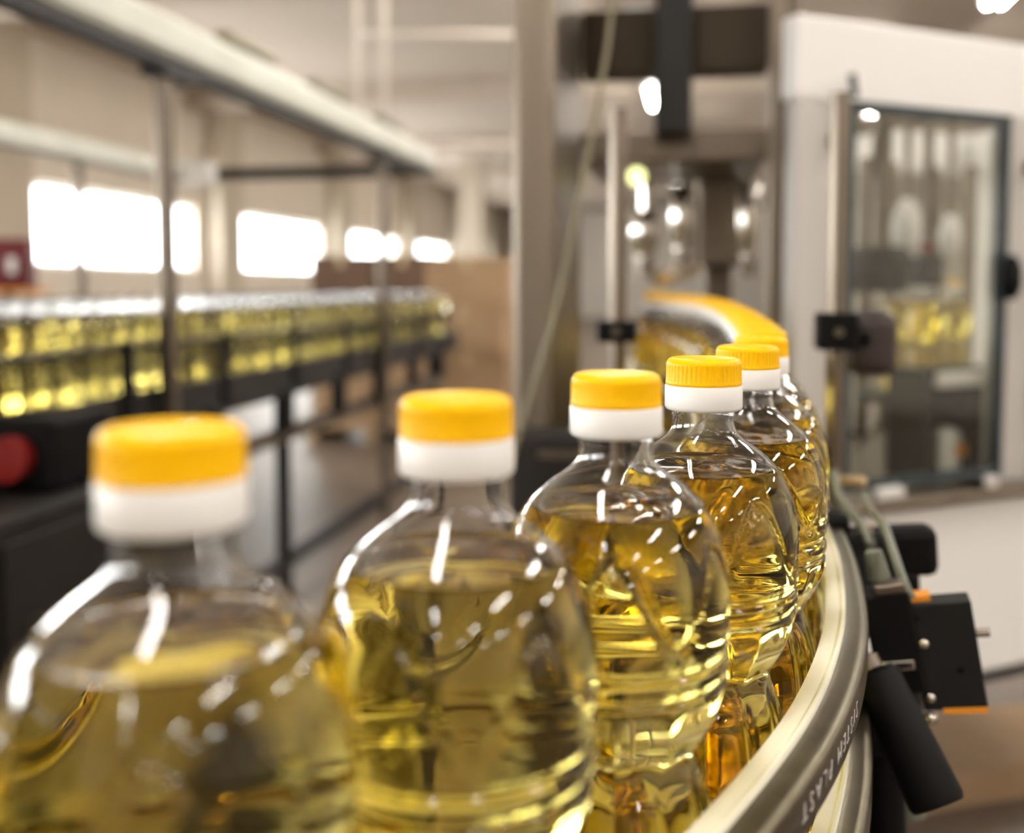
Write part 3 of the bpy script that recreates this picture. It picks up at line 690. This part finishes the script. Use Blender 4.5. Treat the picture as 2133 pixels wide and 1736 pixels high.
for k, (px, dep) in enumerate(((1875, 0.47), (1930, 0.30), (1985, 0.43))):
    o = ib if k == 0 else copy_tree(ib); q = mloc(px, 690, dep); o.location = (q.x, q.y, 1.1155); o.rotation_euler = (0, 0, k * 1.3)
    tag(o, 'capped oil bottle behind the glass door, %s of three' % ['left', 'middle', 'right'][k], 'bottle', 'bottles inside the filling machine')
t = mthing('carousel_table', 'round grey carousel table carrying the bottles behind the glass', 'table', 1928, 800, 0.40); z = t.location.z
MB().lathe([(0, 1.115 - z), (0.175, 1.115 - z), (0.18, 1.108 - z), (0.18, 1.09 - z), (0, 1.09 - z)], 40).obj('table_disc', MT['dark'], t, smooth=True, angle=35)
MB().tube([(0, 0, 0.956 - z), (0, 0, 1.09 - z)], 0.07, 20).obj('table_column', MT['steel_d'], t, smooth=True, angle=40)
t = mthing('sampling_box', 'open fronted grey box with a white top bar standing behind the glass', 'box', 1962, 1050, 0.10); z = 0.957; t.location.z = z
hh = mloc(1962, 775, 0.10).z - z
MB().span((-0.085, 0.05, 0), (0.085, 0.07, hh)).obj('back', MT['steel_d'], t)
for sg in (-1, 1): MB().span((sg * 0.095 - 0.012, -0.04, 0), (sg * 0.095 + 0.012, 0.07, hh)).obj('side', MT['dark'], t, bevel=0.003)
MB().span((-0.107, -0.04, hh + 0.0), (0.107, 0.07, hh + 0.012)).obj('top', MT['dark'], t)
MB().box((0, -0.052, hh - 0.012), (0.165, 0.022, 0.036)).obj('top_bar', MT['white'], t, bevel=0.009)
MB().span((-0.05, 0.0, hh - 0.085), (0.055, 0.05, hh - 0.04)).obj('valve', MT['black'], t, bevel=0.005)
q = mloc(1972, 935, 0.12); t = thing('sample_jar', 'small white jar with an orange yellow lid inside the grey box', 'jar', (q.x, q.y, 0.958), (0, 0, FROT))
h0 = q.z - 0.958
MB().lathe([(0, h0 + 0.05), (0.022, h0 + 0.05), (0.03, h0 + 0.035), (0.03, 0.004), (0.026, 0), (0, 0)], 24).obj('jar_body', MT['white'], t, smooth=True, angle=40)
MB().box((0.012, -0.03, h0), (0.034, 0.012, 0.032)).obj('jar_label', MT['orange'], t, bevel=0.004)
q = mloc(1850, 1040, -0.0385); tag(MB().box((0, 0, 0), (0.075, 0.022, 0.024)).obj('white_block', MT['white'], None, bevel=0.006), 'small white block on the machine deck at the door foot', 'block'); o = bpy.data.objects['white_block']; o.location = (q.x, q.y, 0.969); o.rotation_euler = (0, 0, FROT)
q = mloc(2062, 1005, -0.03); t = thing('round_knob', 'small round white knob at the lower right of the glass door', 'knob', (q.x, q.y, 0.956), (0, 0, FROT))
MB().lathe([(0.017 * math.sin(R(a)), q.z - 0.956 + 0.017 * math.cos(R(a))) for a in range(0, 181, 20)], 18).obj('ball', MT['white'], t, smooth=True)
MB().tube([(0, 0, 0), (0, 0, q.z - 0.956 - 0.012)], 0.006, 10).obj('stem', MT['dark'], t)

# ------------------------------------------------------------------ sensor bracket beside the rail
def tilt(roll, yaw=0.0, pitch=0.0): return (pitch, -roll, yaw)
D = 0.74
se = thing('sensor_box', 'flat black sensor box with bright screws beside the guide rail', 'sensor', at(1971, 1357, D), tilt(R(10), R(-8)))
MB().box((0, 0, 0), (0.043, 0.024, 0.079)).obj('sensor_body', MT['black2'], se, bevel=0.0015)
MB().box((0.006, -0.0005, -0.0395), (0.030, 0.0245, 0.004)).obj('amber_edge', MT['orange'], se)['label'] = 'amber lower edge'
MB().box((-0.012, 0.002, 0.0405), (0.014, 0.016, 0.006)).obj('amber_edge', MT['orange'], se)
for x, z in ((-0.0145, 0.011), (-0.016, -0.029)):
    MB().lathe([(0, 0.003), (0.003, 0.0025), (0.004, 0), (0, 0)], 14).obj('screw', MT['bright'], se, smooth=True).matrix_local = Matrix.Translation((x, -0.0125, z)) @ Matrix.Rotation(R(90), 4, 'X')
for x, z in ((-0.017, 0.030), (0.007, -0.010)):
    MB().tube([(x, -0.0122, z), (x, -0.0128, z)], 0.0025, 12).obj('hole_plug', MT['black'], se)
MB().tube([(0.021, 0, 0.012), (0.031, 0, 0.012)], 0.003, 10).obj('side_screw', MT['polish'], se, smooth=True, angle=40)
MB().lathe([(0, 0.004), (0.0045, 0.002), (0.005, -0.004), (0, -0.004)], 12, (-0.018, -0.008, -0.045)).obj('screw', MT['bright'], se, smooth=True)
sb = thing('sensor_bracket', 'black bracket block between the guide rail and the sensor box', 'bracket', at(1862, 1330, D + 0.01), tilt(R(12), R(-8)))
MB().box((0, 0, 0), (0.034, 0.03, 0.075)).obj('bracket_body', MT['black'], sb, bevel=0.003)
MB().box((0.000, -0.017, -0.014), (0.022, 0.006, 0.007)).obj('steel_bar', MT['bright'], sb, bevel=0.001)
MB().box((0.004, -0.010, 0.0415), (0.022, 0.016, 0.008)).obj('steel_cap', MT['polish'], sb, bevel=0.002)
MB().lathe([(0, 0.022), (0.006, 0.021), (0.009, 0), (0, 0)], 16, (-0.002, 0.0, 0.0455)).obj('cable_gland', MT['greygreen'], sb, smooth=True, angle=40)
for z in (0.012, -0.012): MB().tube([(-0.021, -0.012, z), (-0.0165, -0.012, z)], 0.006, 10).obj('bolt', MT['bright'], sb, smooth=True, angle=40)
a = at(1818, 1395, 0.70); b = at(1955, 1680, 0.66)
ck = thing('clamp_lever', 'thick black cylindrical clamp lever sloping down under the sensor box', 'lever', a)
MB().tube([(0, 0, 0), (b - a) * 0.04, (b - a) * 0.96, (b - a)], [0.013, 0.0165, 0.0185, 0.017], 24).obj('lever_grip', MT['black'], ck, smooth=True, angle=40)
MB().tube([(b - a) * -0.1, (0, 0, 0)], 0.008, 12).obj('lever_pin', MT['steel_d'], ck, smooth=True, angle=40)
kb = thing('clamp_block', 'black clamp block below the sensor bracket', 'clamp', at(1830, 1520, 0.76))
MB().box((0, 0, 0.02), (0.03, 0.03, 0.07), Matrix.Rotation(R(-12), 3, 'Y')).obj('block', MT['black'], kb, bevel=0.004)
MB().box((0.008, -0.017, 0.0), (0.008, 0.004, 0.022)).obj('marker', MT['yellow'], kb)
MB().tube([(0.004, 0.0, -0.01), (0.01, 0.0, -0.12)], 0.014, 14).obj('arm', MT['black'], kb, smooth=True, angle=40)
ub = thing('upper_bracket', 'black upper bracket and clamp behind the sensor cables', 'bracket', at(1890, 1145, 0.86), tilt(R(4)))
MB().box((0, 0, 0), (0.046, 0.03, 0.042)).obj('bracket_plate', MT['black'], ub, bevel=0.008)
MB().box((-0.008, 0, -0.04), (0.03, 0.03, 0.05)).obj('bracket_arm', MT['black'], ub, bevel=0.006)
MB().box((-0.04, 0, -0.012), (0.05, 0.035, 0.06)).obj('bracket_block', MT['black2'], ub, bevel=0.006)
MB().box((-0.062, 0.0, 0.0), (0.03, 0.03, 0.07)).obj('bracket_block', MT['black'], ub, bevel=0.006)
MB().lathe([(0, 0.008), (0.005, 0.007), (0.006, 0), (0, 0)], 14, (-0.035, -0.012, 0.018)).obj('brass_nut', MT['tape'], ub, smooth=True, angle=40)
MB().tube([(0, 0.01, -0.06), (0, 0.02, -0.2)], 0.010, 12).obj('bracket_rod', MT['dark'], ub, smooth=True, angle=40)
pts = [at(1800, 1030, 0.98), at(1812, 1062, 0.9), at(1838, 1090, 0.84), at(1860, 1150, 0.78), at(1880, 1210, 0.745), at(1898, 1248, 0.738)]
tag(MB().tube(catmull(pts, 6), 0.0038, 10).obj('sensor_cable', MT['greygreen'], None, smooth=True), 'grey green cable dropping into the top of the sensor box', 'cable')
pts = [at(1738, 985, 1.05), at(1745, 1030, 0.98), at(1765, 1060, 0.92), at(1795, 1095, 0.86), at(1815, 1140, 0.82)]
tag(MB().tube(catmull(pts, 6), 0.0042, 10).obj('sensor_cable', MT['greygreen'], None, smooth=True), 'grey green cable curling beside the last sharp bottle', 'cable')
pts = [at(1740, 1000, 1.22), at(1775, 1003, 1.12), at(1800, 1004, 1.1)]
tag(MB().tube(catmull(pts, 6), 0.006, 10).obj('clamp_pin', MT['tape'], None, smooth=True), 'short brass coloured pin sticking out from the front stand post', 'pin')
cn = thing('fitting_cone', 'pale grey conical fitting hanging below the clamp block', 'fitting', at(1885, 1650, 0.80))
MB().lathe([(0, 0.03), (0.008, 0.03), (0.014, -0.005), (0.016, -0.016), (0, -0.018)], 20).obj('cone', MT['greygreen'], cn, smooth=True, angle=40)
MB().tube([(0, 0, 0.03), (-0.01, 0, 0.08)], 0.005, 10).obj('stem', MT['dark'], cn)
q = at_z(2120, 1560, 0.12); bx = thing('flat_carton', 'flattened tan carton lying on the floor under the filling machine', 'carton', (q.x - 0.1, q.y + 0.1, 0), (0, 0, R(25)))
for k, z in enumerate((0.0, 0.031, 0.062)):
    MB().box((0.02 * k, 0, z + 0.015), (0.75, 0.34, 0.03)).obj('carton_sheet', MT['carton'], bx)
